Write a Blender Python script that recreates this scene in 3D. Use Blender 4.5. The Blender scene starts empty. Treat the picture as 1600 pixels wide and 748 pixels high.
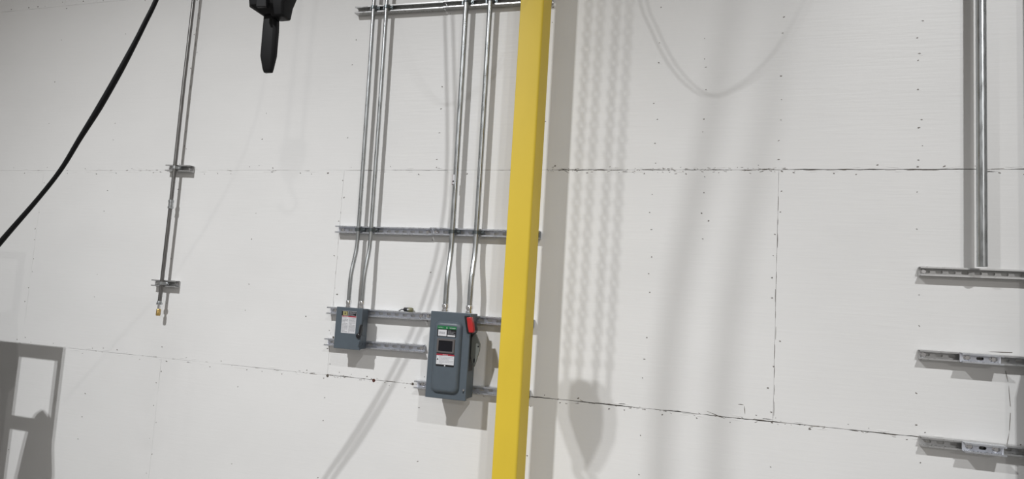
import bpy, bmesh, math, random
from math import sin, cos, pi, radians, sqrt
from mathutils import Vector, Matrix
random.seed(7)
C = bpy.context.scene.collection

# ------------------------------------------------------------------ camera
YAW, PIT, ROL, F, D, CZ = 0.304416, 0.0914375, -0.0602432, 1034.926, 3.4558, 1.7203
cy_, sy_, cp_, sp_, cr_, sr_ = cos(YAW), sin(YAW), cos(PIT), sin(PIT), cos(ROL), sin(ROL)
Rz = Matrix(((cy_, -sy_, 0), (sy_, cy_, 0), (0, 0, 1)))
Rx = Matrix(((1, 0, 0), (0, cp_, -sp_), (0, sp_, cp_)))
Ry = Matrix(((cr_, 0, sr_), (0, 1, 0), (-sr_, 0, cr_)))
M = Rz @ Rx @ Ry                       # columns: right, forward, up
CAM = Vector((0, -D, CZ))
cam = bpy.data.cameras.new('camera'); cam.sensor_width = 36; cam.lens = F / 1600 * 36
cam.clip_start = .05; cam.clip_end = 100
co = bpy.data.objects.new('camera', cam); C.objects.link(co)
r_, f_, u_ = M.col[0], M.col[1], M.col[2]
co.matrix_world = Matrix(((r_.x, u_.x, -f_.x, CAM.x), (r_.y, u_.y, -f_.y, CAM.y), (r_.z, u_.z, -f_.z, CAM.z), (0, 0, 0, 1)))
bpy.context.scene.camera = co

def at(px, py, h=0.0):
    """point at height h in front of the wall seen at a pixel of the photograph"""
    r = M @ Vector(((px - 800) / F, 1, -(py - 374) / F))
    return CAM + r * ((-h + D) / r.y)

# ------------------------------------------------------------------ world, lamps, exposure
W = bpy.data.worlds.new('world'); bpy.context.scene.world = W; W.use_nodes = True
W.node_tree.nodes['Background'].inputs[0].default_value = (1.0, .955, .90, 1)
W.node_tree.nodes['Background'].inputs[1].default_value = .268
LAMP_A, LAMP_B = Vector((-3.38, -5.75, 6.58)), Vector((2.28, -5.75, 6.58))
def lamp(name, p, energy, tilt, yaw, cone):
    for s in (-1, 1):                 # each high-bay fixture has two small emitters side by side
        l = bpy.data.lights.new(name, 'SPOT'); l.energy = energy; l.color = (.98, .99, 1.0)
        l.shadow_soft_size = .025; l.spot_size = cone; l.spot_blend = 1
        o = bpy.data.objects.new(name, l); C.objects.link(o); o.location = p + Vector((s * .070, 0, 0))
        o.rotation_euler = (tilt, 0, -yaw)
lamp('high_bay_lamp', LAMP_A, 1000, .486, .106, 1.57)
lamp('high_bay_lamp', LAMP_B, 540, .655, .093, 1.584)
far = bpy.data.lights.new('far_bay_lamp', 'SPOT'); far.energy = 900; far.color = (1, .98, .95); far.shadow_soft_size = .16; far.spot_size = radians(120); far.spot_blend = 1
fo = bpy.data.objects.new('far_bay_lamp', far); C.objects.link(fo); fo.location = (7.4, -18.8, 6.58); fo.rotation_euler = (radians(70), 0, radians(28))
vs = bpy.context.scene.view_settings
bpy.context.scene.display_settings.display_device = 'sRGB'
vs.view_transform = 'Standard'; vs.look = 'None'; vs.gamma = 1; vs.exposure = 0; vs.use_curve_mapping = False

# ------------------------------------------------------------------ materials
def mat(name, col, rough=.5, metal=0., noise=0., nscale=(20, 20, 20), bump=0., bscale=(40, 40, 40), coat=0., rvar=0.):
    m = bpy.data.materials.new(name); m.use_nodes = True
    nt = m.node_tree; n = nt.nodes; L = nt.links; b = n['Principled BSDF']
    b.inputs['Base Color'].default_value = (*col, 1); b.inputs['Roughness'].default_value = rough
    b.inputs['Metallic'].default_value = metal; b.inputs['Coat Weight'].default_value = coat
    g = n.new('ShaderNodeNewGeometry')
    def nz(scale, detail=4):
        mp = n.new('ShaderNodeMapping'); mp.inputs['Scale'].default_value = scale
        L.new(g.outputs['Position'], mp.inputs['Vector'])
        t = n.new('ShaderNodeTexNoise'); t.inputs['Scale'].default_value = 1; t.inputs['Detail'].default_value = detail
        L.new(mp.outputs[0], t.inputs['Vector']); return t
    if noise or rvar:
        t = nz(nscale)
        if noise:
            r = n.new('ShaderNodeMapRange'); r.inputs[1].default_value = .3; r.inputs[2].default_value = .7
            r.inputs[3].default_value = 1 - noise; r.inputs[4].default_value = 1 + noise * .5
            L.new(t.outputs[0], r.inputs[0])
            v = n.new('ShaderNodeVectorMath'); v.operation = 'SCALE'; v.inputs[0].default_value = col
            L.new(r.outputs[0], v.inputs['Scale']); L.new(v.outputs[0], b.inputs['Base Color'])
        if rvar:
            r = n.new('ShaderNodeMapRange'); r.inputs[1].default_value = .3; r.inputs[2].default_value = .7
            r.inputs[3].default_value = rough - rvar; r.inputs[4].default_value = rough + rvar
            L.new(t.outputs[0], r.inputs[0]); L.new(r.outputs[0], b.inputs['Roughness'])
    if bump:
        t = nz(bscale, 3); bp = n.new('ShaderNodeBump'); bp.inputs['Strength'].default_value = bump; bp.inputs['Distance'].default_value = .002
        L.new(t.outputs[0], bp.inputs['Height']); L.new(bp.outputs[0], b.inputs['Normal'])
    return m

paint = mat('white_wall_paint', (.80, .795, .785), .42, 0, .035, (1.3, 1.3, 2.2), .3, (5, 5, 70))
crackm = mat('bare_joint', (.16, .14, .12), .9, 0, .3)
crackl = mat('chipped_paint_edge', (.88, .88, .86), .6)
dimple = mat('screw_dimple', (.22, .20, .185), .6, .3, .3, (90, 90, 90))
rust = mat('rusty_screw', (.10, .03, .02), .7, .2, .3)
backing = mat('dark_backing', (.10, .085, .07), .9)
concrete = mat('floor_concrete', (.30, .29, .28), .55, 0, .2, (3, 3, 3))
galv = mat('galvanised_conduit', (.48, .50, .51), .32, .92, .18, (60, 60, 14), rvar=.08)
galvd = mat('weathered_conduit', (.22, .215, .21), .38, .9, .22, (60, 60, 14), rvar=.08)
zinc = mat('zinc_strut', (.60, .62, .66), .30, .75, .04, (50, 50, 50), rvar=.08)
zincd = mat('dull_zinc_strut', (.50, .50, .50), .33, .65, .04, (50, 50, 50), rvar=.08)
platem = mat('bright_zinc_plate', (.86, .88, .95), .32, .35, .02, (50, 50, 50), rvar=.05)
plated = mat('grey_zinc_plate', (.62, .62, .62), .36, .45, .03, (50, 50, 50), rvar=.05)
chrome = mat('bright_zinc_bolt', (.82, .82, .84), .18, 1)
darkst = mat('dark_clamp_steel', (.16, .18, .19), .35, .85)
yellow = mat('yellow_enamel', (.74, .535, .04), .5, 0, .05, (4, 4, 2), .05, (60, 60, 60))
boxg = mat('grey_enclosure_paint', (.090, .112, .133), .42, 0, .05, (30, 30, 30), .08, (500, 500, 500))
leverg = mat('grey_lever', (.17, .18, .165), .45, .2)
red = mat('red_grip', (.45, .02, .02), .38, 0, coat=.2)
blk = mat('black_plastic', (.012, .012, .014), .38)
blkrub = mat('black_rubber', (.006, .006, .007), .55); toolblk = mat('matt_black_casting', (.006, .006, .007), .5)
for m_ in (blkrub, toolblk): m_.node_tree.nodes['Principled BSDF'].inputs['Specular IOR Level'].default_value = .22
glass = mat('dark_viewing_window', (.008, .008, .012), .12)
frame = mat('window_frame_grey', (.12, .11, .11), .4)
lblk = mat('label_black', (.012, .012, .014), .35); lgrn = mat('label_green', (.01, .17, .05), .4)
lwht = mat('label_white', (.66, .66, .68), .45); lred = mat('label_red', (.38, .03, .05), .4)
lgry = mat('label_print', (.30, .30, .32), .5); lgold = mat('label_gold', (.36, .32, .14), .4)
brass = mat('brass', (.55, .38, .14), .3, .9); olive = mat('olive_plug', (.16, .15, .07), .45)

# ------------------------------------------------------------------ mesh helpers
def build(name, bm, m, parent=None, smooth=False, loc=None, bevel=0.):
    me = bpy.data.meshes.new(name); bmesh.ops.recalc_face_normals(bm, faces=bm.faces); bm.to_mesh(me); bm.free()
    for x in (m if isinstance(m, (list, tuple)) else [m]): me.materials.append(x)
    if smooth:
        for p in me.polygons: p.use_smooth = True
        try: me.set_sharp_from_angle(angle=radians(40))
        except Exception: pass
    o = bpy.data.objects.new(name, me); C.objects.link(o)
    if parent: o.parent = parent
    if loc: o.location = loc
    if bevel:
        b = o.modifiers.new('bevel', 'BEVEL'); b.width = bevel; b.segments = 3; b.limit_method = 'ANGLE'
        for p in me.polygons: p.use_smooth = True
        try: me.set_sharp_from_angle(angle=radians(60))
        except Exception: pass
    return o
def tag(o, label, cat, group=None, kind=None):
    o['label'] = label; o['category'] = cat
    if group: o['group'] = group
    if kind: o['kind'] = kind
    return o
def empty(name, loc, label, cat, group=None):
    o = bpy.data.objects.new(name, None); C.objects.link(o); o.location = loc; o.empty_display_size = .05
    return tag(o, label, cat, group)
def box(bm, x0, x1, y0, y1, z0, z1):
    v = [bm.verts.new((x, y, z)) for x in (x0, x1) for y in (y0, y1) for z in (z0, z1)]
    for f in ((0, 1, 3, 2), (4, 6, 7, 5), (0, 4, 5, 1), (2, 3, 7, 6), (0, 2, 6, 4), (1, 5, 7, 3)): bm.faces.new([v[i] for i in f])
def prism(bm, pts, a, b, axis='y'):
    """extrude a 2D outline; axis y: pts are (x,z); axis x: pts are (y,z); axis z: pts are (x,y)"""
    def P(p, t): return {'y': (p[0], t, p[1]), 'x': (t, p[0], p[1]), 'z': (p[0], p[1], t)}[axis]
    A = [bm.verts.new(P(p, a)) for p in pts]; B = [bm.verts.new(P(p, b)) for p in pts]
    n = len(pts)
    for i in range(n): bm.faces.new((A[i], A[(i + 1) % n], B[(i + 1) % n], B[i]))
    bm.faces.new(A); bm.faces.new(B[::-1])
def tube(bm, pts, rad, seg=16, caps=True):
    pts = [Vector(p) for p in pts]; n = len(pts)
    rad = rad if isinstance(rad, (list, tuple)) else [rad] * n
    rings = []; ref = None
    for i, p in enumerate(pts):
        t = (pts[min(i + 1, n - 1)] - pts[max(i - 1, 0)]).normalized()
        if ref is None:
            ref = Vector((0, 1, 0)) if abs(t.y) < .9 else Vector((1, 0, 0))
        a = (ref - t * ref.dot(t)).normalized(); ref = a; b = t.cross(a)
        rings.append([bm.verts.new(p + (a * cos(2 * pi * k / seg) + b * sin(2 * pi * k / seg)) * rad[i]) for k in range(seg)])
    for i in range(n - 1):
        for k in range(seg): bm.faces.new((rings[i][k], rings[i][(k + 1) % seg], rings[i + 1][(k + 1) % seg], rings[i + 1][k]))
    if caps: bm.faces.new(rings[0][::-1]); bm.faces.new(rings[-1])
def lathe(bm, prof, c, axis='z', seg=24):
    """prof: (radius, along) list closed by caps; axis z or y(-y outwards)"""
    rings = []
    for r, t in prof:
        ring = []
        for k in range(seg):
            a = 2 * pi * k / seg
            d = (r * cos(a), r * sin(a), t) if axis == 'z' else (r * cos(a), -t, r * sin(a))
            ring.append(bm.verts.new((c[0] + d[0], c[1] + d[1], c[2] + d[2])))
        rings.append(ring)
    for i in range(len(rings) - 1):
        for k in range(seg): bm.faces.new((rings[i][k], rings[i][(k + 1) % seg], rings[i + 1][(k + 1) % seg], rings[i + 1][k]))
    bm.faces.new(rings[0]); bm.faces.new(rings[-1][::-1])
def spline(pts, n=12):
    pts = [Vector(p) for p in pts]; out = []
    P = [pts[0] * 2 - pts[1]] + pts + [pts[-1] * 2 - pts[-2]]
    for i in range(1, len(P) - 2):
        for k in range(n):
            t = k / n
            out.append(.5 * ((2 * P[i]) + (P[i + 1] - P[i - 1]) * t + (2 * P[i - 1] - 5 * P[i] + 4 * P[i + 1] - P[i + 2]) * t * t + (3 * P[i] - P[i - 1] - 3 * P[i + 1] + P[i + 2]) * t ** 3))
    return out + [pts[-1]]
def rrect(x0, x1, z0, z1, r, n=6):
    out = []
    for cx, cz, a0 in ((x1 - r, z1 - r, 0), (x0 + r, z1 - r, 90), (x0 + r, z0 + r, 180), (x1 - r, z0 + r, 270)):
        for k in range(n + 1):
            a = radians(a0 + 90 * k / n); out.append((cx + r * cos(a), cz + r * sin(a)))
    return out

# ------------------------------------------------------------------ setting: wall of plywood sheets, floor
bm = bmesh.new(); box(bm, -9.5, 5.5, .0135, .12, 0, 7.32)
wall = build('wall_back', bm, backing); wall['kind'] = 'structure'
bm = bmesh.new(); box(bm, -9.5, 5.5, -9, .12, -.1, 0)
fl = build('floor', bm, concrete); fl['kind'] = 'structure'

bm = bmesh.new(); box(bm, -9.5, 5.5, -9, .12, 7.32, 7.42)
ce = build('ceiling', bm, mat('ceiling_deck', (.22, .215, .21), .7)); ce['kind'] = 'structure'
def edge_off(key, t, amp):
    # smooth random offset along a joint (shared by nobody, so the two sheets leave an uneven gap)
    r = random.Random(key * 7919 + int(t * 9)); a = r.random(); r2 = random.Random(key * 7919 + int(t * 9) + 1); b = r2.random()
    u = t * 9 - int(t * 9)
    fine = random.Random(key * 104729 + int(t * 55)).random()
    return amp * ((a * (1 - u) + b * u) ** 3 * 1.1 + .7 * fine * fine * (a > .35))
def panel(x0, x1, z0, z1, key, amps, base=.0004):
    """one plywood sheet with slightly chipped, uneven edges; amps = bottom,right,top,left gap roughness"""
    pts = []; st = .02
    def side(p, q, nrm, k, amp):
        L = sqrt((q[0] - p[0]) ** 2 + (q[1] - p[1]) ** 2); n = max(2, int(L / st))
        for i in range(n):
            t = i / n * L; o = base + (edge_off(key * 4 + k, t + 3, amp) if 0 < i else 0)
            pts.append((p[0] + (q[0] - p[0]) * i / n + nrm[0] * o, p[1] + (q[1] - p[1]) * i / n + nrm[1] * o))
    side((x0, z0), (x1, z0), (0, 1), 0, amps[0]); side((x1, z0), (x1, z1), (-1, 0), 1, amps[1])
    side((x1, z1), (x0, z1), (0, -1), 2, amps[2]); side((x0, z1), (x0, z0), (1, 0), 3, amps[3])
    bm = bmesh.new(); prism(bm, pts, 0, .0125, 'y')
    return build('plywood_panel', bm, paint, wall)
Xs = -.95
for row in range(6):
    z0, z1 = row * 1.22, (row + 1) * 1.22
    off = 0 if row % 2 == 0 else 1.22
    for k in range(-4, 3):
        x0 = Xs + off + k * 2.44; x1 = x0 + 2.44
        x0c, x1c = max(x0, -9.5), min(x1, 5.5)
        if x1c - x0c < .1: continue
        hor = .0034 if x0 > -3.0 else .0009
        panel(x0c, x1c, z0, z1, row * 20 + k + 5, (hor, .0007, hor * .8, .0007), .0003 if x0 > -3.0 else .00012)

# chipped joints, nail dimples and old holes: too many and too small to count
bmd, bml, bmc = bmesh.new(), bmesh.new(), bmesh.new()
rr = random.Random(3)
def fleck(bm, x, z, w, h, y=-.0007, n=6, ang=0):
    vs_ = []
    for k in range(n):
        a = 2 * pi * k / n; q = rr.uniform(.65, 1.15)
        px_, pz_ = w * q * cos(a), h * q * sin(a)
        vs_.append((x + px_ * cos(ang) - pz_ * sin(ang), z + px_ * sin(ang) + pz_ * cos(ang)))
    prism(bm, vs_, 0.001, y, 'y')
def dimp(x, z, s=1.):
    s *= 1.35
    fleck(bmd, x, z, .0042 * s * rr.uniform(.6, 1.2), .0026 * s * rr.uniform(.6, 1.2), ang=rr.uniform(-.5, .5))
    if rr.random() < .5: fleck(bml, x + .004, z - .005, .007 * s, .0016 * s, -.0004, ang=rr.uniform(-.5, .5))
k = -7
for k in range(-8, 6):
    x = .27 + .61 * k
    for row in range(0, 4):
        seam = abs(((x - Xs) / 1.22 - row) % 2) < .05 or abs(((x - Xs) / 1.22 - row) % 2) > 1.95
        step = .11 if seam else .15
        if k == 1 and row >= 2: step = .065
        if k in (-1, 0): step = .105
        z = row * 1.22 + .05
        while z < (row + 1) * 1.22:
            if rr.random() < (.85 if x > -1.2 or seam else .45):
                dimp(x + rr.uniform(-.012, .012) + (rr.choice((-.014, .014)) if seam else 0), z + rr.uniform(-.02, .02), rr.uniform(.7, 1.25))
            z += step
for q in ((1101, 60), (1101, 92), (1103, 105), (1103, 140), (1100, 186), (1098, 206), (1101, 276), (1100, 301), (1096, 333), (1107, 345), (1098, 373)):
    p = at(*q); dimp(p.x, p.z, rr.uniform(.7, 1))
for row in range(1, 4):                                   # nails along the level joints
    x = -6.0
    while x < 1.9:
        dimp(x, row * 1.22 + rr.choice((-.02, .018)) + rr.uniform(-.006, .006), rr.uniform(.6, 1.3)); x += rr.uniform(.07, .22)
for row in (1, 2):                                        # longer chips where the joint filler broke out
    for _ in range(34):
        x = rr.uniform(-2.4, 1.1) if row == 1 else rr.uniform(-1.0, 1.4)
        fleck(bmc, x, row * 1.22 + rr.uniform(-.003, .003), rr.uniform(.008, .04), rr.uniform(.0007, .0016), -.0004, 14, rr.uniform(-.05, .05))
    for _ in range(110):
        x = rr.uniform(-.95, .35) if row == 2 else rr.uniform(-2.4, 1.3)
        fleck(bmc, x, row * 1.22 + rr.gauss(0, .0065), rr.uniform(.002, .011), rr.uniform(.0006, .0016), -.0004, 7, rr.uniform(-.5, .5))
    for _ in range(60):
        x = rr.uniform(-5, 1.4)
        fleck(bml, x, row * 1.22 + rr.choice((-.010, .011)), rr.uniform(.006, .03), rr.uniform(.0012, .0026), -.0012, 10, rr.uniform(-.08, .08))
    for _ in range(22):
        x = rr.uniform(-5.5, -2.2)
        fleck(bmc, x, row * 1.22 + rr.uniform(-.004, .004), rr.uniform(.004, .018), rr.uniform(.0008, .0016), -.0005, 6)
for z_ in [1.28 + .09 * i for i in range(12)]:            # fine cracks beside the upright joints
    fleck(bmc, .27 + rr.uniform(-.004, .004), z_, .0012, rr.uniform(.02, .045), -.0005)
    fleck(bmc, -2.17 + rr.uniform(-.004, .004), z_, .0006, rr.uniform(.005, .02), -.0003)
for z_ in [2.5 + .1 * i for i in range(14)]:
    fleck(bmc, -.95 + rr.uniform(-.004, .004), z_, .0013, rr.uniform(.03, .05), -.0005)
    fleck(bmc, -3.39 + rr.uniform(-.004, .004), z_, .0012, rr.uniform(.01, .03), -.0005)
for (a, b) in (((1152, 631), (1163, 632)), ((1163, 632), (1164, 647)), ((1540, 549), (1588, 551)), ((1100, 640), (1135, 655))):
    A_, B_ = at(*a), at(*b); m_ = (A_ + B_) / 2; d_ = B_ - A_
    fleck(bmc, m_.x, m_.z, d_.length / 2, .0018, -.0005, 8, math.atan2(d_.z, d_.x))
# hairline crack between two right-hand rails
pp = [at(1570, 575), at(1576, 600), at(1579, 640), at(1577, 675), at(1573, 697)]
for a, b in zip(pp, pp[1:]):
    m_ = (a + b) / 2; d_ = b - a; fleck(bmc, m_.x, m_.z, d_.length / 2, .0014, -.0005, 8, math.atan2(d_.z, d_.x))
for bm, nm, m in ((bmd, 'nail_dimples', dimple), (bml, 'paint_ridges', paint), (bmc, 'joint_cracks', crackm)):
    o = build(nm, bm, m, wall); o['kind'] = 'stuff'
for q, s in (((584, 594), .013), ((512, 586.5), .012), ((645, 599.5), .010), ((521, 526.5), .008), ((478, 494), .005)):
    p = at(*q); bm = bmesh.new(); n = 9
    prism(bm, [(p.x + s * .8 * rr.uniform(.75, 1.1) * cos(2 * pi * i / n), p.z + s * .8 * rr.uniform(.75, 1.1) * sin(2 * pi * i / n)) for i in range(n)], .001, -.0012)
    o = build('screw_hole', bm, rust if q[0] in (584,) else backing, wall)

# ------------------------------------------------------------------ slotted strut channel
def strut_mesh(L, slot_x, pitch=.0508):
    """channel from x=0..L, back on y=0, open towards -y; slots are real holes in the back"""
    bm = bmesh.new(); H = .0206
    for s in (1, -1):
        pr_ = [(0, .0206), (-.0413, .0206), (-.0413, .0133), (-.0350, .0133), (-.0350, .0152), (-.0388, .0152), (-.0388, .0181), (0, .0181)]
        prism(bm, [(y, z * s) for y, z in pr_], 0, L, 'x')
    for f in bm.faces: f.material_index = 0
    nf = len(bm.faces); cs = []; x = slot_x
    while x < L - .017: cs.append(x); x += pitch
    hw, hr = .0143, .0071
    cur = 0
    def plate(a, b):
        if b - a > 1e-4: box(bm, a, b, -.0040, 0, -.0185, .0185)
    for c in cs:
        a, b = c - .019, c + .019
        plate(cur, a); cur = b
        st = []; rc = []
        for k in range(20):
            t = 2 * pi * k / 20
            sx = (hw - hr) * (1 if cos(t) > 0 else -1) if abs(cos(t)) > 1e-6 else 0
            st.append((c + sx + hr * cos(t), hr * sin(t)))
            dx, dz = cos(t), sin(t); m_ = max(abs(dx) / .019, abs(dz) / .0185)
            rc.append((c + dx / m_, dz / m_))
        ca = math.atan2(.0185, .019)
        for y0, y1 in ((-.0040, 0),):
            F1 = [bm.verts.new((p[0], y0, p[1])) for p in st]; F2 = [bm.verts.new((p[0], y0, p[1])) for p in rc]
            G1 = [bm.verts.new((p[0], y1, p[1])) for p in st]; G2 = [bm.verts.new((p[0], y1, p[1])) for p in rc]
            for k in range(20):
                j = (k + 1) % 20
                bm.faces.new((F1[k], F1[j], F2[j], F2[k])); bm.faces.new((G1[k], G2[k], G2[j], G1[j])); bm.faces.new((F1[k], G1[k], G1[j], F1[j]))
            # square off the four corners the ring leaves
    plate(cur, L)
    for f in list(bm.faces)[nf:]: f.material_index = 1
    return bm
def bolt_on(parent, x, y, washer=True, r=.0105, m=None):
    """round washer and hex head, facing -y, local to parent"""
    bm = bmesh.new()
    lathe(bm, [(r * 1.25, 0), (r * 1.25, .0018), (r * .95, .0022)], (x, y, 0), 'y', 16)
    prism(bm, [(x + r * .8 * cos(a * pi / 3), r * .8 * sin(a * pi / 3)) for a in range(6)], y - .0022, y - .009)
    b = build('bolt', bm, m or chrome, parent); return b
def strut(x0, x1, z, zr, label, group, bolts=(), m=None, slot=.03, y=0., cap=False):
    L = x1 - x0
    o = empty('strut_channel', (x0, y - .005, z), label, 'metal rail', group)
    o.rotation_euler = (0, -math.atan2(zr - z, L), 0)
    build('channel', strut_mesh(L, slot), [m or zinc, platem if m is None or m is zinc else plated], o)
    for bx in bolts: bolt_on(o, bx - x0, -.0040)
    if cap:
        bm = bmesh.new(); box(bm, L - .034, L - .001, -.0400, -.0045, -.0178, .0178); k = build('end_cap', bm, darkst, o, bevel=.0015)
        bm = bmesh.new(); lathe(bm, [(.0075, 0), (.0075, .002), (.004, .004)], (L - .020, -.040, 0), 'y', 12); build('cap_screw', bm, chrome, o)
    return o
LG = 'slotted channels behind the conduits left of the yellow post'
strut(-2.163, -1.578, 3.423, 3.411, 'top-edge slotted channel, left length, crossed by the two thinner conduits', LG, m=zincd)
strut(-1.576, -.925, 3.414, 3.400, 'top-edge slotted channel, right length, crossed by the thicker conduits, behind yellow post', LG, m=zincd)
strut(-2.170, -1.562, 2.077, 2.078, 'slotted channel halfway down the wall, left length, above the small grey box', LG, (-2.135, -1.585))
strut(-1.560, -.920, 2.081, 2.079, 'slotted channel halfway down the wall, right length, ending past the yellow post', LG, (-1.535,), cap=True)
strut(-2.181, -1.568, 1.598, 1.601, 'slotted channel behind the top of the small grey box, reaching towards the big box', LG, (-2.14, -1.59))
strut(-1.566, -.929, 1.603, 1.605, 'slotted channel behind the top of the big grey box, ending right of the yellow post', LG, (-1.545,), cap=True)
strut(-2.180, -1.554, 1.415, 1.423, 'short slotted channel behind the bottom of the small grey box', LG, (-2.13, -1.572))
strut(-1.589, -.929, 1.2255, 1.233, 'slotted channel behind the bottom of the big grey box, passing behind the yellow post', LG, (-1.55,), cap=True)
strut(-3.482, -3.283, 2.449, 2.444, 'short slotted bracket of the lone left conduit, upper one at the wall joint', 'short brackets of the lone left conduit', (-3.31,), zincd, .012)
strut(-3.493, -3.303, 1.695, 1.695, 'short slotted bracket of the lone left conduit, lower one near its brass end', 'short brackets of the lone left conduit', (-3.325,), zincd, .012)
RG = 'slotted channels at the right edge'
strut(.875, 1.95, 1.964, 1.966, 'uppermost slotted channel at the right edge, under the end of the thick conduit', RG, (.893,), zincd, .032)
strut(.875, 1.95, 1.589, 1.592, 'middle of the three slotted channels at the right edge', RG, (.893,), zincd, .032)
strut(.881, 1.95, 1.208, 1.211, 'lowest of the three slotted channels at the right edge', RG, (), zincd, .032)
strut(1.026, 1.180, 1.590, 1.590, 'short channel piece bolted on the front of the middle right-hand channel', 'short channel pieces bolted on right channels', (1.051, 1.150), zinc, .026, -.0413)
strut(1.034, 1.188, 1.209, 1.209, 'short channel piece bolted on the front of the lowest right-hand channel', 'short channel pieces bolted on right channels', (1.059, 1.158), zinc, .026, -.0413)

# ------------------------------------------------------------------ conduits
def conduit(name, pts, r, label, m, group=None):
    o = empty(name, pts[-1], label, 'conduit', group)
    bm = bmesh.new(); p0 = Vector(pts[-1]); tube(bm, [Vector(p) - p0 for p in pts], r, 20)
    build('pipe', bm, m, o, True); return o
def hub(o, r, dz=0., flip=1):
    """compression connector: hex gland nut, body and locknut, just above the box top (local z=0 upwards)"""
    bm = bmesh.new(); lathe(bm, [(r * 1.30, dz - .002), (r * 1.30, dz + .006), (r * 1.12, dz + .007), (r * 1.12, dz + .018), (r * 1.34, dz + .019), (r * 1.34, dz + .034), (r * 1.22, dz + .038), (r * 1.02, dz + .040)], (0, 0, 0), 'z', 12)
    return build('connector', bm, chrome, o, True)
def offset_run(xt, xm, xb, yb, zb, yt=-.0590):
    pts = [(xt - .012, yt, 5.6), (xt, yt, 3.47), (xt + (xm - xt) * .5, yt, 2.9), (xm, yt, 2.10), (xm, yt, 2.02)]
    n = 8
    for i in range(1, n + 1):
        t = i / n; s = t * t * (3 - 2 * t); pts.append((xm + (xb - xm) * s, yt + (yb - yt) * s, 2.00 - .22 * t))
    return pts + [(xb, yb, zb)]
CG = 'conduits rising from the grey boxes'
y1, y2 = -.088, -.108
c1 = conduit('conduit', offset_run(-2.027, -2.007, -2.015, y1, 1.626), .0118, 'galvanised conduit entering the small grey box, left one of its pair', galv, CG); hub(c1, .0118)
c2 = conduit('conduit', offset_run(-1.940, -1.924, -1.928, y1, 1.626), .0118, 'galvanised conduit entering the small grey box, right one of its pair, with scuffed bend', galv, CG); hub(c2, .0118)
c3 = conduit('conduit', offset_run(-1.427, -1.415, -1.407, y2, 1.641, -.0625), .0150, 'thicker conduit into the big grey box, left of its pair, with red and white sticker', galv, CG); hub(c3, .0150)
c4 = conduit('conduit', offset_run(-1.281, -1.273, -1.268, y2, 1.641, -.0625), .0150, 'thicker conduit into the big grey box, right of its pair, nearest yellow post', galv, CG); hub(c4, .0150)
# sticker on the third conduit
s0 = Vector((-1.4255, -.0585, 0))
for nm, za, zb, m, a0, a1 in (('sticker', 2.345, 2.398, lwht, -60, 60), ('sticker_band', 2.343, 2.400, lred, -105, -40), ('sticker_mark', 2.356, 2.364, lblk, -30, 10)):
    bm = bmesh.new(); rings = []
    xo = -1.421
    rad = .0153 + (.0002 if nm != 'sticker' else 0) + (.0001 if nm == 'sticker_mark' else 0)
    for k in range(13):
        a = radians(a0 + (a1 - a0) * k / 12 - 8)
        rings.append([bm.verts.new((xo + rad * sin(a), -.0625 - rad * cos(a), z)) for z in (za, zb)])
    for a, b in zip(rings, rings[1:]): bm.faces.new((a[0], b[0], b[1], a[1]))
    o = build(nm, bm, m); o.parent = c3; o.matrix_parent_inverse = Matrix.Translation(-c3.location)
# lone conduit on the left with coupling and brass end
cl = conduit('conduit', [(-3.375, -.0590, 5.6), (-3.383, -.0590, 3.6), (-3.390, -.0590, 3.0), (-3.390, -.0590, 2.2), (-3.396, -.0590, 1.56)], .0118, 'lone dark grey conduit on the left part of wall, ending in a brass fitting', galvd)
bm = bmesh.new(); zc = 2.205 - 1.56
lathe(bm, [(.0125, zc - .030), (.0172, zc - .028), (.0172, zc - .014), (.0148, zc - .012), (.0148, zc + .012), (.0172, zc + .014), (.0172, zc + .027), (.0125, zc + .030)], (.006, 0, 0), 'z', 12)
build('coupling', bm, galv, cl, True)
bm = bmesh.new(); lathe(bm, [(.0125, -.002), (.018, -.001), (.018, .010), (.015, .012), (.0125, .022)], (0, 0, 0), 'z', 12); build('end_nut', bm, galv, cl, True)
bm = bmesh.new(); lathe(bm, [(.009, -.030), (.009, 0)], (0, 0, 0), 'z', 12); build('reducer', bm, chrome, cl, True)
bm = bmesh.new(); lathe(bm, [(.0095, -.072), (.0135, -.070), (.0135, -.034), (.010, -.028)], (0, 0, 0), 'z', 8); build('brass_fitting', bm, brass, cl, True)
# thick conduit on the right
bm = bmesh.new()
cr = conduit('conduit', [(1.096, -.095, 5.6), (1.098, -.095, 3.2), (1.098, -.095, 1.9895)], .0205, 'thick galvanised conduit near the right edge, ending on the uppermost right channel', galv)

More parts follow.
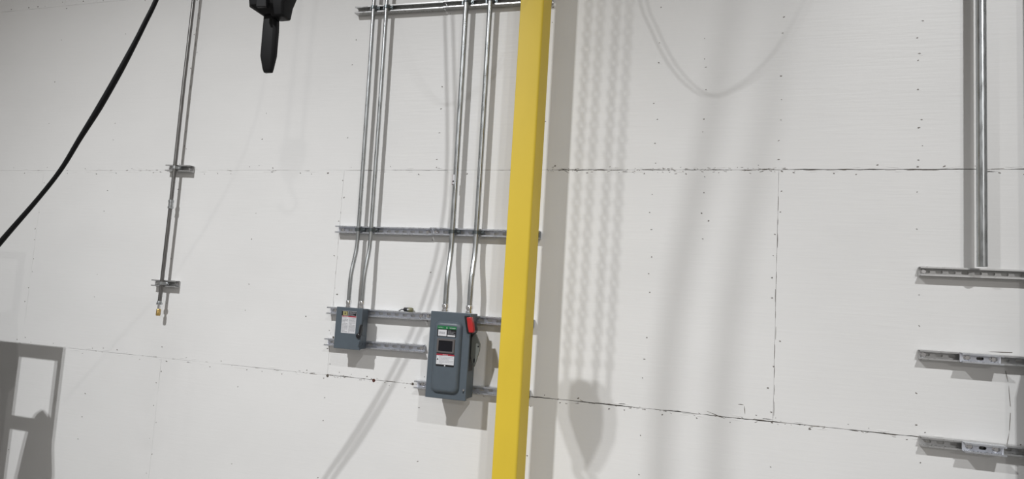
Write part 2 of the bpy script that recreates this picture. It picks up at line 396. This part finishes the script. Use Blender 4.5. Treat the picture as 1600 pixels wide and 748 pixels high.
# strap clamps where conduits cross channels
def clamp(x, z, r, label, m=darkst, y0=-.0458):
    o = empty('conduit_clamp', (x, y0, z), label, 'clamp', 'conduit clamps on the channels')
    yc = -(r + .0027); w = .0095
    bm = bmesh.new(); out, inn = [], []
    ro, ri = r + .0022, r + .0004
    outer = [(-ro - .012, .001), (-ro - .010, -.002), (-ro, yc)] + [(ro * -cos(a), yc - ro * sin(a)) for a in [pi * k / 12 for k in range(1, 12)]] + [(ro, yc), (ro + .010, -.002), (ro + .012, .001)]
    inner = [(ri + .008, .001), (ri, yc)] + [(ri * cos(a), yc - ri * sin(a)) for a in [pi * k / 12 for k in range(1, 12)]] + [(-ri, yc), (-ri - .008, .001)]
    prism(bm, outer + inner, -w, w, 'z'); build('strap', bm, m, o)
    bm = bmesh.new(); lathe(bm, [(.0062, 0), (.0062, .004), (.0045, .0055)], (ro + .0125, -.0015, 0), 'y', 12); build('screw', bm, chrome if m is galv else darkst, o)
    bm = bmesh.new(); box(bm, -ro - .014, -ro - .001, -.0045, .012, -.0092, .0092); build('ear', bm, m, o)
    bm = bmesh.new(); box(bm, ro + .004, ro + .021, -.002, .012, -.0092, .0092); build('ear', bm, m, o)
    return o
names = ['the left conduit of the small box', 'the right conduit of the small box', 'the stickered left conduit of the big box', 'the right conduit of the big box']
for i, (xt, xm, r) in enumerate(((-2.027, -2.007, .0118), (-1.939, -1.924, .0118), (-1.427, -1.415, .0150), (-1.281, -1.273, .0150))):
    clamp(xt, [3.420, 3.418, 3.411, 3.408][i], r, 'dark clamp on %s at the top-edge channel' % names[i])
    clamp(xm, [2.077, 2.077, 2.080, 2.080][i], r, 'dark clamp on %s at the channel halfway down' % names[i])
clamp(-3.390, 2.447, .0118, 'strap clamp pinning the lone left conduit on its upper bracket', galv)
clamp(-3.3945, 1.695, .0118, 'strap clamp pinning the lone left conduit on its lower bracket, near the brass end', galv)

# ------------------------------------------------------------------ text helper (flat print)
def text(parent, s, x, z, size, m, y, name='lettering', align='LEFT'):
    cu = bpy.data.curves.new(name, 'FONT'); cu.body = s; cu.size = size; cu.align_x = align; cu.extrude = .0001
    t = bpy.data.objects.new(name, cu); C.objects.link(t)
    dg = bpy.context.evaluated_depsgraph_get(); me = bpy.data.meshes.new_from_object(t.evaluated_get(dg))
    bpy.data.objects.remove(t); me.materials.clear(); me.materials.append(m)
    o = bpy.data.objects.new(name, me); C.objects.link(o); o.parent = parent; o.location = (x, y, z); o.rotation_euler = (pi / 2, 0, 0)
    return o
def plate(parent, name, x0, x1, z0, z1, y, m, t=.0004, r=0.):
    bm = bmesh.new()
    if r: prism(bm, rrect(x0, x1, z0, z1, r, 4), y - t, y)
    else: box(bm, x0, x1, y - t, y, z0, z1)
    return build(name, bm, m, parent)
def print_lines(parent, x0, x1, z0, z1, n, y, m, fill=.45, seed=1):
    r = random.Random(seed); bm = bmesh.new(); dz = (z1 - z0) / n
    for i in range(n):
        z = z1 - dz * (i + .5); x = x0
        while x < x1 - .002:
            w = r.uniform(.004, .012); e = min(x + w, x1); box(bm, x, e, y - .0002, y, z - dz * fill / 2, z + dz * fill / 2); x = e + .0016
            if r.random() < .08: break
    o = build('small_print', bm, m, parent); o['kind'] = 'stuff'; return o

# ------------------------------------------------------------------ small safety switch
b1 = empty('disconnect_box', (-1.983, -.0463, 1.392), 'small grey electrical switch box with a white warning label and black side knob', 'electrical box')
# local: x -.0835.. .0835, y 0..-.079, z 0...233
bm = bmesh.new(); box(bm, -.078, .078, -.068, 0, .004, .230); build('enclosure', bm, boxg, b1, bevel=.003)
bm = bmesh.new(); box(bm, -.0835, .0835, -.079, -.0665, 0, .2335); cov = build('cover', bm, boxg, b1, bevel=.003)
bm = bmesh.new(); box(bm, .0775, .0815, -.060, -.030, .082, .165); build('side_plate', bm, boxg, b1, bevel=.001)
bm = bmesh.new(); box(bm, -.079, .079, -.0670, -.0655, .0995, .1005); build('cover_seam', bm, blk, b1)
for z_ in (.030, .095, .150):
    bm = bmesh.new(); lathe(bm, [(.004, 0), (.004, .003)], (0, 0, 0), 'y', 10); s = build('side_rivet', bm, chrome if z_ == .095 else darkst, b1); s.rotation_euler = (0, 0, pi / 2); s.location = (.0775, -.040, z_)
    s.rotation_euler = (0, 0, pi / 2)
# label
pl = plate(b1, 'warning_label', -0.04300, 0.04800, 0.08900, 0.21300, -.0791, lwht)
plate(b1, 'label_header', -0.00382, 0.04674, 0.18650, 0.21200, -.0796, lblk)
plate(b1, 'logo_square', -0.04679, -0.00572, 0.18650, 0.21200, -.0796, lblk)
plate(b1, 'logo_square', -0.03858, -0.00951, 0.18850, 0.21000, -.0799, lgold)
plate(b1, 'logo_square', -0.03226, -0.01583, 0.19250, 0.20600, -.0802, lgold)
plate(b1, 'logo_square', -0.02783, -0.02088, 0.19550, 0.20300, -.0805, lblk)
plate(b1, 'red_strip', -0.04174, 0.04674, 0.17950, 0.18550, -.0796, lred)
text(b1, 'DANGER', -.030, .1803, .0068, lwht, -.0800)
print_lines(b1, 0.00124, 0.04168, 0.18850, 0.21050, 4, -.0799, lgry, .5, 2)
print_lines(b1, -0.03921, -0.00256, 0.09300, 0.17700, 11, -.0796, lgry, .42, 3)
print_lines(b1, 0.00376, 0.04421, 0.09300, 0.17700, 13, -.0796, lgry, .42, 4)
# handle: round hub with a lever up the cover edge
bm = bmesh.new(); lathe(bm, [(.014, 0), (.014, .010), (.010, .014), (.004, .015)], (.0735, -.079, .080), 'y', 20); build('knob', bm, blk, b1, True)
bm = bmesh.new(); prism(bm, [(.075, .088), (.084, .082), (.091, .110), (.0895, .134), (.082, .144), (.0785, .126)], -.072, -.092); build('lever', bm, blk, b1, bevel=.002)
bm = bmesh.new(); prism(bm, [(.070, .098), (.0765, .096), (.0795, .142), (.074, .142)], -.079, -.084); build('latch_plate', bm, leverg, b1, bevel=.001)
bm = bmesh.new(); box(bm, .076, .082, -.090, -.079, .020, .050); build('latch', bm, boxg, b1, bevel=.002)

# ------------------------------------------------------------------ big fused switch
b2 = empty('disconnect_box', (-1.3445, -.0463, 1.186), 'big grey electrical switch box with raised cover, viewing window and red handle', 'electrical box')
# local x -.1145.. .1145, y 0..-.131, z 0...453
bm = bmesh.new(); box(bm, -.106, .1035, -.122, 0, .005, .450); build('enclosure', bm, boxg, b2, bevel=.003)
bm = bmesh.new(); box(bm, -.1145, .1145, -.131, -.115, 0, .453); build('cover', bm, boxg, b2, bevel=.003)
# raised pressed dome
bm = bmesh.new(); DX0, DX1, DZ0, DZ1 = -.083, .075, .030, .405
layers = [(0, .131, .030), (.002, .137, .030), (.006, .144, .028), (.012, .1495, .026), (.018, .152, .024), (.024, .1525, .022)]
rings = []
for ins, yy, r in layers:
    rings.append([bm.verts.new((x, -yy, z)) for x, z in rrect(DX0 + ins, DX1 - ins, DZ0 + ins, DZ1 - ins, r, 6)])
for a, b in zip(rings, rings[1:]):
    n = len(a)
    for k in range(n): bm.faces.new((a[k], a[(k + 1) % n], b[(k + 1) % n], b[k]))
bm.faces.new(rings[-1]); build('raised_cover_panel', bm, boxg, b2, True)
yd = -.1526
def L2(px, py, h=.194):     # pixel on the dome -> local x,z
    p = at(px, py, h); return p.x - b2.location.x, p.z - b2.location.z
xa, za = L2(684.5, 508.2); xb, zb = L2(713, 526.5)
zt, zbm = za, L2(683.5, 525)[1]
plate(b2, 'brand_label', xa, xb, zbm, zt, yd, lblk, .0005, .003)
plate(b2, 'label_header', xa, xb, zt - .0155, zt, yd - .0005, lgrn, .0003)
w_ = xb - xa
text(b2, 'Schneider', xb - .004, zt - .0115, .0088, lwht, yd - .0010, align='RIGHT')
text(b2, 'SQUARE D', xa + .004, zt - .0105, .0062, lwht, yd - .0010)
bm = bmesh.new(); xm_ = (xa + xb) / 2; prism(bm, [(xm_ - .003, zt - .012), (xm_ + .003, zt - .012), (xm_, zt - .003)], yd - .0008, yd - .0012); build('logo_mark', bm, lwht, b2)
plate(b2, 'data_panel', xa + .006, xa + w_ * .50, zbm + .004, zt - .020, yd - .0005, lwht)
print_lines(b2, xa + .012, xa + w_ * .42, zbm + .014, zt - .030, 2, yd - .0009, lgry, .7, 6)
print_lines(b2, xa + w_ * .56, xb - .005, zbm + .014, zt - .021, 4, yd - .0005, lgry, .35, 7)
plate(b2, 'rating_strip', xa + w_ * .55, xb - .005, zbm + .003, zbm + .011, yd - .0005, lwht)
# window
xa, za = L2(683.5, 528); xb, zb = L2(710.5, 550)
za = L2(683.5, 527.5)[1]; zb = L2(681.5, 550.5)[1]; xa = L2(683, 540)[0]; xb = L2(711.5, 540)[0]
bm = bmesh.new()
o_ = rrect(xa, xb, zb, za, .004, 3); i_ = rrect(xa + .012, xb - .012, zb + .011, za - .011, .003, 3); n = len(o_)
vo = [bm.verts.new((p[0], yd, p[1])) for p in o_]; v1 = [bm.verts.new((p[0], yd - .006, p[1])) for p in rrect(xa + .003, xb - .003, zb + .003, za - .003, .004, 3)]
v2 = [bm.verts.new((p[0], yd - .006, p[1])) for p in i_]; v3 = [bm.verts.new((p[0], yd - .001, p[1])) for p in i_]
for A_, B_ in ((vo, v1), (v1, v2), (v2, v3)):
    for k in range(n): bm.faces.new((A_[k], A_[(k + 1) % n], B_[(k + 1) % n], B_[k]))
wf = build('window_frame', bm, frame, b2)
plate(wf, 'window_pane', xa + .011, xb - .011, zb + .010, za - .010, yd - .0008, glass)
# warning label
xa = L2(682, 560)[0]; xb = L2(710.5, 560)[0]; za = L2(682, 551)[1]; zb = L2(681, 571)[1]
plate(b2, 'warning_label', xa, xb, zb, za, yd, lblk, .0005, .004)
plate(b2, 'label_text_field', xa + .0015, xb - .0015, zb + .010, za - .009, yd - .0005, lwht)
plate(b2, 'red_strip', xa + .001, xb - .001, za - .0105, za - .002, yd - .0005, lred)
text(b2, 'DANGER', (xa + xb) / 2, za - .0090, .0072, lwht, yd - .0010, align='CENTER')
print_lines(b2, xa + .018, xb - .004, zb + .013, za - .014, 6, yd - .0009, lgry, .32, 9)
bm = bmesh.new(); prism(bm, [(xa + .004, zb + .032), (xa + .014, zb + .032), (xa + .009, zb + .043)], yd - .0009, yd - .0012); build('warning_symbol', bm, lblk, b2)
plate(b2, 'logo_mark', (xa + xb) / 2 - .0035, (xa + xb) / 2 + .003, zb + .0015, zb + .008, yd - .0005, lwht)
# red handle, black carrier, grey locking plate
def LX(px, py, h): p = at(px, py, h); return (p.x - b2.location.x, p.z - b2.location.z)
q = [LX(*p, .205) for p in ((729.5, 495.5), (737, 495), (739.3, 505), (740.8, 518), (739, 519.8), (733, 519.3), (731, 509))]
bm = bmesh.new(); prism(bm, q, -.138, -.166); build('handle_grip', bm, red, b2, bevel=.004)
q = [LX(*p, .13) for p in ((731, 493.5), (738.5, 492), (742.5, 506), (744.5, 517), (742.5, 521), (735, 520))]
bm = bmesh.new(); prism(bm, q, -.060, -.137); build('handle_carrier', bm, blk, b2, bevel=.003)
bm = bmesh.new(); box(bm, .1030, .1085, -.112, -.040, .150, .375); build('operator_slot_plate', bm, blk, b2, bevel=.001)
q = [LX(*p, .115) for p in ((742.5, 517.5), (745.5, 523), (751, 537), (750.5, 546), (746, 561), (743, 570), (741.4, 573), (738.5, 567), (736, 556), (735, 544), (736.5, 531), (739.5, 522))]
bm = bmesh.new(); prism(bm, q, -.068, -.078); build('locking_plate', bm, leverg, b2, bevel=.002)
hx = LX(748, 541, .118); bm = bmesh.new(); lathe(bm, [(.0045, 0), (.0045, .001)], (hx[0], -.078, hx[1]), 'y', 12); build('padlock_hole', bm, blk, b2)
hx = LX(741.5, 563, .118)
bm = bmesh.new(); prism(bm, [(hx[0] + .005 * cos(a * pi / 6) * .8, hx[1] + .0125 * sin(a * pi / 6)) for a in range(12)], -.078, -.079); build('padlock_hole', bm, blk, b2)
hx = LX(724.5, 609, .174)
bm = bmesh.new(); lathe(bm, [(.0062, 0), (.0062, .004), (.004, .006)], (hx[0], -.131, hx[1]), 'y', 14); build('cover_screw', bm, chrome, b2, True)
bm = bmesh.new(); box(bm, hx[0] - .002, hx[0] + .002, -.133, -.131, hx[1] - .017, hx[1] - .006); build('screw_slot', bm, blk, b2)

# ------------------------------------------------------------------ small plug lying on the channel
pg = empty('cable_plug', at(638, 484.5, .025), 'small dark plug with olive end lying on the channel between the grey boxes', 'plug')
pg.location.z = 1.6205 + .0125; pg.location.y = -.022
bm = bmesh.new(); tube(bm, [(-.030, 0, -.001), (-.026, 0, 0), (0, 0, 0)], [.007, .011, .012], 14); build('body', bm, blk, pg, True)
bm = bmesh.new(); tube(bm, [(0, 0, 0), (.006, 0, 0), (.020, 0, 0), (.026, 0, 0)], [.0125, .0125, .0125, .010], 14); build('sleeve', bm, olive, pg, True)
bm = bmesh.new(); box(bm, -.003, .003, -.0135, -.010, -.003, .005); box(bm, .006, .010, -.0135, -.010, -.001, .006); build('marking', bm, lwht, pg)
bm = bmesh.new(); tube(bm, spline([(-.030, 0, -.002), (-.042, -.004, -.001), (-.05, -.002, -.006), (-.060, 0, -.0095)], 5), .0028, 8); build('wire_tail', bm, blk, pg, True)

# ------------------------------------------------------------------ yellow post (angle section)
bm = bmesh.new()
o_ = []
x0, x1, yf, yb, t = 0, .125, -.277, -.118, .009; rc = .014
for k in range(7):
    a = radians(90 - 90 * k / 6); o_.append((x1 - rc + rc * cos(a), yf + rc - rc * sin(a)))
prof = [(x0, yf + t), (x0, yf + .002), (x0 + .002, yf)] + o_ + [(x1, yb), (x1 - t, yb), (x1 - t, yf + t + .006), (x1 - t - .006, yf + t)]
prism(bm, prof, 0, 7.3, 'z')
yp = build('yellow_post', bm, yellow, None, True, loc=(-1.030, 0, 0))
tag(yp, 'tall yellow painted steel post standing in front of the wall, full photo height', 'post')
yp.rotation_euler = (0, 0, 0)

# ------------------------------------------------------------------ black cable swinging through the left of view
P_ = [at(-150, 560, 1.52), at(-60, 452, 1.52), at(0, 379, 1.52), at(58, 312, 1.52), at(95, 265, 1.52), at(125, 216, 1.52), at(155, 168, 1.52), at(187, 112, 1.52), at(212, 65, 1.52), at(226, 37, 1.52), at(244, 0, 1.52), at(268, -60, 1.52), at(300, -170, 1.52), at(318, -300, 1.52), at(325, -520, 1.52), at(328, -800, 1.52)]
R_ = [.0105, .0105, .0105, .0085, .0085, .0095, .0118, .0115, .0095, .0090, .0085, .0085, .0085, .0085, .0085, .0085]
sp = spline(P_, 8); rad = []
for i in range(len(sp)):
    u = i / 8; a = min(int(u), len(R_) - 2); rad.append(R_[a] + (R_[a + 1] - R_[a]) * (u - a))
bm = bmesh.new(); tube(bm, sp, rad, 14)
tag(build('power_cable', bm, blkrub, None, True), 'thick black cable hanging diagonally across the upper left corner', 'cable')

# ------------------------------------------------------------------ black pendant tool hanging into view at the top
H_ = 2.6; org = at(420, 110, H_)
ht = empty('hanging_tool', org, 'black hanging tool end with a faceted pin pointing down, top left of centre', 'tool')
def T(px, py): p = at(px, py, H_); return (p.x - org.x, p.z - org.z)
def loft(sections, m, name, parent, depth_off=0):
    bm = bmesh.new(); rings = []
    for (xc, z, wx, wy, ch) in sections:
        a, b, c = wx / 2, wy / 2 * .585, ch * .585
        rings.append([bm.verts.new((xc + px_, py_ + depth_off, z)) for px_, py_ in ((a, -b + c), (a, b - c), (a - c, b), (-a + c, b), (-a, b - c), (-a, -b + c), (-a + c, -b), (a - c, -b))])
    for a, b in zip(rings, rings[1:]):
        for k in range(8): bm.faces.new((a[k], a[(k + 1) % 8], b[(k + 1) % 8], b[k]))
    bm.faces.new(rings[0]); bm.faces.new(rings[-1][::-1]); return build(name, bm, m, parent, bevel=.0008)
def sec(py, xl, xr, wy, ch):
    a, b = T(xl, py), T(xr, py); return ((a[0] + b[0]) / 2, (a[1] + b[1]) / 2, b[0] - a[0], wy, ch)
loft([sec(113.5, 413, 425, .012, .003), sec(108, 411.5, 426.5, .016, .004), sec(88, 408.5, 431, .024, .007), sec(50, 412, 434, .026, .007), sec(34, 414, 434, .026, .006), sec(20, 415, 434, .026, .006)], toolblk, 'pin', ht)
loft([sec(26, 414, 434, .036, .006), sec(15, 399, 441, .072, .012), sec(-40, 396, 445, .078, .012), sec(-200, 398, 446, .078, .012)], blkrub, 'housing', ht)
loft([sec(31, 434, 449, .030, .004), sec(29, 431, 451, .042, .006), sec(12, 432, 453, .050, .006), sec(-5, 432, 460, .055, .008), sec(-160, 436, 466, .055, .008)], toolblk, 'side_cover', ht, -.0035)
bm = bmesh.new(); prism(bm, [(T(417, 22)[0], T(417, 22)[1]), (T(433, 22)[0], T(433, 22)[1]), (T(431, -30)[0], T(431, -30)[1]), (T(421, -30)[0], T(421, -30)[1])], -.027, -.021); build('front_rib', bm, toolblk, ht, bevel=.001)
bm = bmesh.new(); tp = T(425, -190); tube(bm, [(tp[0], 0, tp[1]), (tp[0], 0, tp[1] + .5), (tp[0], 0, tp[1] + 3.6)], .006, 12); build('suspension_cable', bm, blkrub, ht, True)

# ------------------------------------------------------------------ things above and beside the view whose shadows fall on the wall
def back(S, h, L=LAMP_A):    # point at distance h from the wall whose lamp shadow is S
    S = Vector(S); return S + (L - S) * (h / -L.y)
loop = [at(965, -260), at(985, -120), at(1005, 0), at(1022, 45), at(1045, 92), at(1073, 128), at(1105, 149), at(1140, 142), at(1180, 118), at(1222, 72), at(1262, 0), at(1290, -90), at(1310, -220)]
pts = [back(p, 1.19) for p in loop]; bm = bmesh.new(); tube(bm, spline(pts, 8), .0075, 12)
tag(build('looped_cable', bm, blkrub, None, True), 'slack black cable loop hanging above the view, its curved double shadow on the wall', 'cable')
hose = [at(1225, -260), at(1203, -80), at(1190, 0), at(1172, 90), at(1157, 180), at(1130, 310), at(1105, 440), at(1088, 560), at(1076, 720), at(1070, 900)]
bm = bmesh.new(); tube(bm, spline([back(p, 3.8) for p in hose], 5), .018, 12)
tag(build('hanging_hose', bm, blkrub, None, True), 'black hose hanging high behind the view, casting two blurred bands on the wall', 'hose')
# chain hoist hook block
hk = empty('hoist_hook', back((-.632, 0, 1.27), 1.9), 'hoist hook block on two chains, its soft shadow right of the yellow post', 'hoist')
SC = 1 - 1.7 / 5.75
def link(bm, c, L, w, r, rot):
    n = 10; pts = []
    for k in range(n):
        a = 2 * pi * k / n; x = (w / 2 - r) * cos(a); z = (w / 2 - r) * sin(a) + (1 if sin(a) > 0 else -1) * (L - w) / 2
        pts.append(Vector((x * cos(rot), x * sin(rot), z)) + Vector(c))
    m_ = 5; rings = []
    for i, p in enumerate(pts):
        t = (pts[(i + 1) % n] - pts[i - 1]).normalized(); a = Vector((-sin(rot), cos(rot), 0)); b = t.cross(a)
        rings.append([bm.verts.new(p + (a * cos(2 * pi * k / m_) + b * sin(2 * pi * k / m_)) * r) for k in range(m_)])
    for i in range(n):
        for k in range(m_): bm.faces.new((rings[i][k], rings[i][(k + 1) % m_], rings[(i + 1) % n][(k + 1) % m_], rings[(i + 1) % n][k]))
for sx in (-.052, .052):
    bm = bmesh.new()
    for k in range(66): link(bm, (sx + .0003 * k, 0, .10 + .0283 * k), .0395, .037, .0055, (k % 2) * pi / 2 + .05)
    build('chain', bm, darkst, hk)
    bm = bmesh.new(); tube(bm, [(sx, 0, -.05), (sx, 0, .11)], .009, 10); build('chain_guide', bm, darkst, hk)
bm = bmesh.new(); prism(bm, [(-.07, -.06), (-.066, -.01), (-.03, .01), (.03, .01), (.066, -.01), (.07, -.06), (.066, -.12), (.035, -.20), (.012, -.235), (-.012, -.235), (-.035, -.20), (-.066, -.12)], -.04, .04); build('block_housing', bm, darkst, hk, bevel=.008)
hook = spline([(0, 0, -.23), (0, 0, -.27), (.035, 0, -.31), (.05, 0, -.36), (.02, 0, -.405), (-.03, 0, -.395), (-.055, 0, -.35)], 6)
bm = bmesh.new(); tube(bm, hook, .013, 10); build('hook', bm, darkst, hk, True)
# work platform with guardrail left of the view, close to the wall
gp = empty('platform_guardrail', back((-4.22, 0, 0), .95), 'lift platform guardrail left of the view, casting the boxy shadow at lower left', 'guardrail')
gp.location.z = 0
def G(S): p = back((S[0], 0, S[1]), .95); return p.x - gp.location.x, p.z
gx = lambda x: G((x, 1))[0]
gz = lambda z: G((-4.4, z))[1]
def gbox(name, xa, xb, za, zb, m=darkst, d=.04):
    bm = bmesh.new(); box(bm, gx(xa), gx(xb), -d / 2, d / 2, za if za == 0 else gz(za), gz(zb)); return build(name, bm, m, gp, bevel=.004)
gbox('top_rail', -5.6, -4.22, 1.145, 1.20)
gbox('post', -4.275, -4.22, 0, 1.20)
gbox('post', -4.665, -4.615, 0, 1.20)
gbox('mid_rail', -5.6, -4.22, .655, .705)
gbox('infill_panel', -5.6, -4.66, .745, 1.15)
gbox('lower_panel', -5.6, -4.62, 0, .66)
bm = bmesh.new(); prism(bm, [(gx(-4.46), gz(.18)), (gx(-4.50), gz(.40)), (gx(-4.47), gz(.60)), (gx(-4.42), gz(.68)), (gx(-4.36), gz(.72)), (gx(-4.30), gz(.68)), (gx(-4.24), gz(.60)), (gx(-4.22), gz(.45)), (gx(-4.19), gz(.30)), (gx(-4.21), gz(.10)), (gx(-4.40), gz(.05))], -.07, .07)
build('tool_bag', bm, blkrub, gp, bevel=.01)
# grey cabinet and riser pipe fixed just right of the view on the right-hand channels
cb = empty('wall_cabinet', (1.585, -.0463, .7), 'grey electrical cabinet just right of the view on the right-hand channels', 'cabinet')
bm = bmesh.new(); box(bm, -.29, .30, -.205, 0, 0, .955); build('enclosure', bm, boxg, cb, bevel=.004)
bm = bmesh.new(); box(bm, -.285, .295, -.222, -.206, .005, .95); build('door', bm, boxg, cb, bevel=.004)
bm = bmesh.new(); box(bm, .24, .26, -.24, -.222, .40, .55); build('handle', bm, blk, cb, bevel=.003)
rp = conduit('riser_pipe', [(1.375, -.15, 5.6), (1.375, -.15, 3), (1.375, -.15, 1.655)], .055, 'large grey riser pipe just right of the view', galvd)
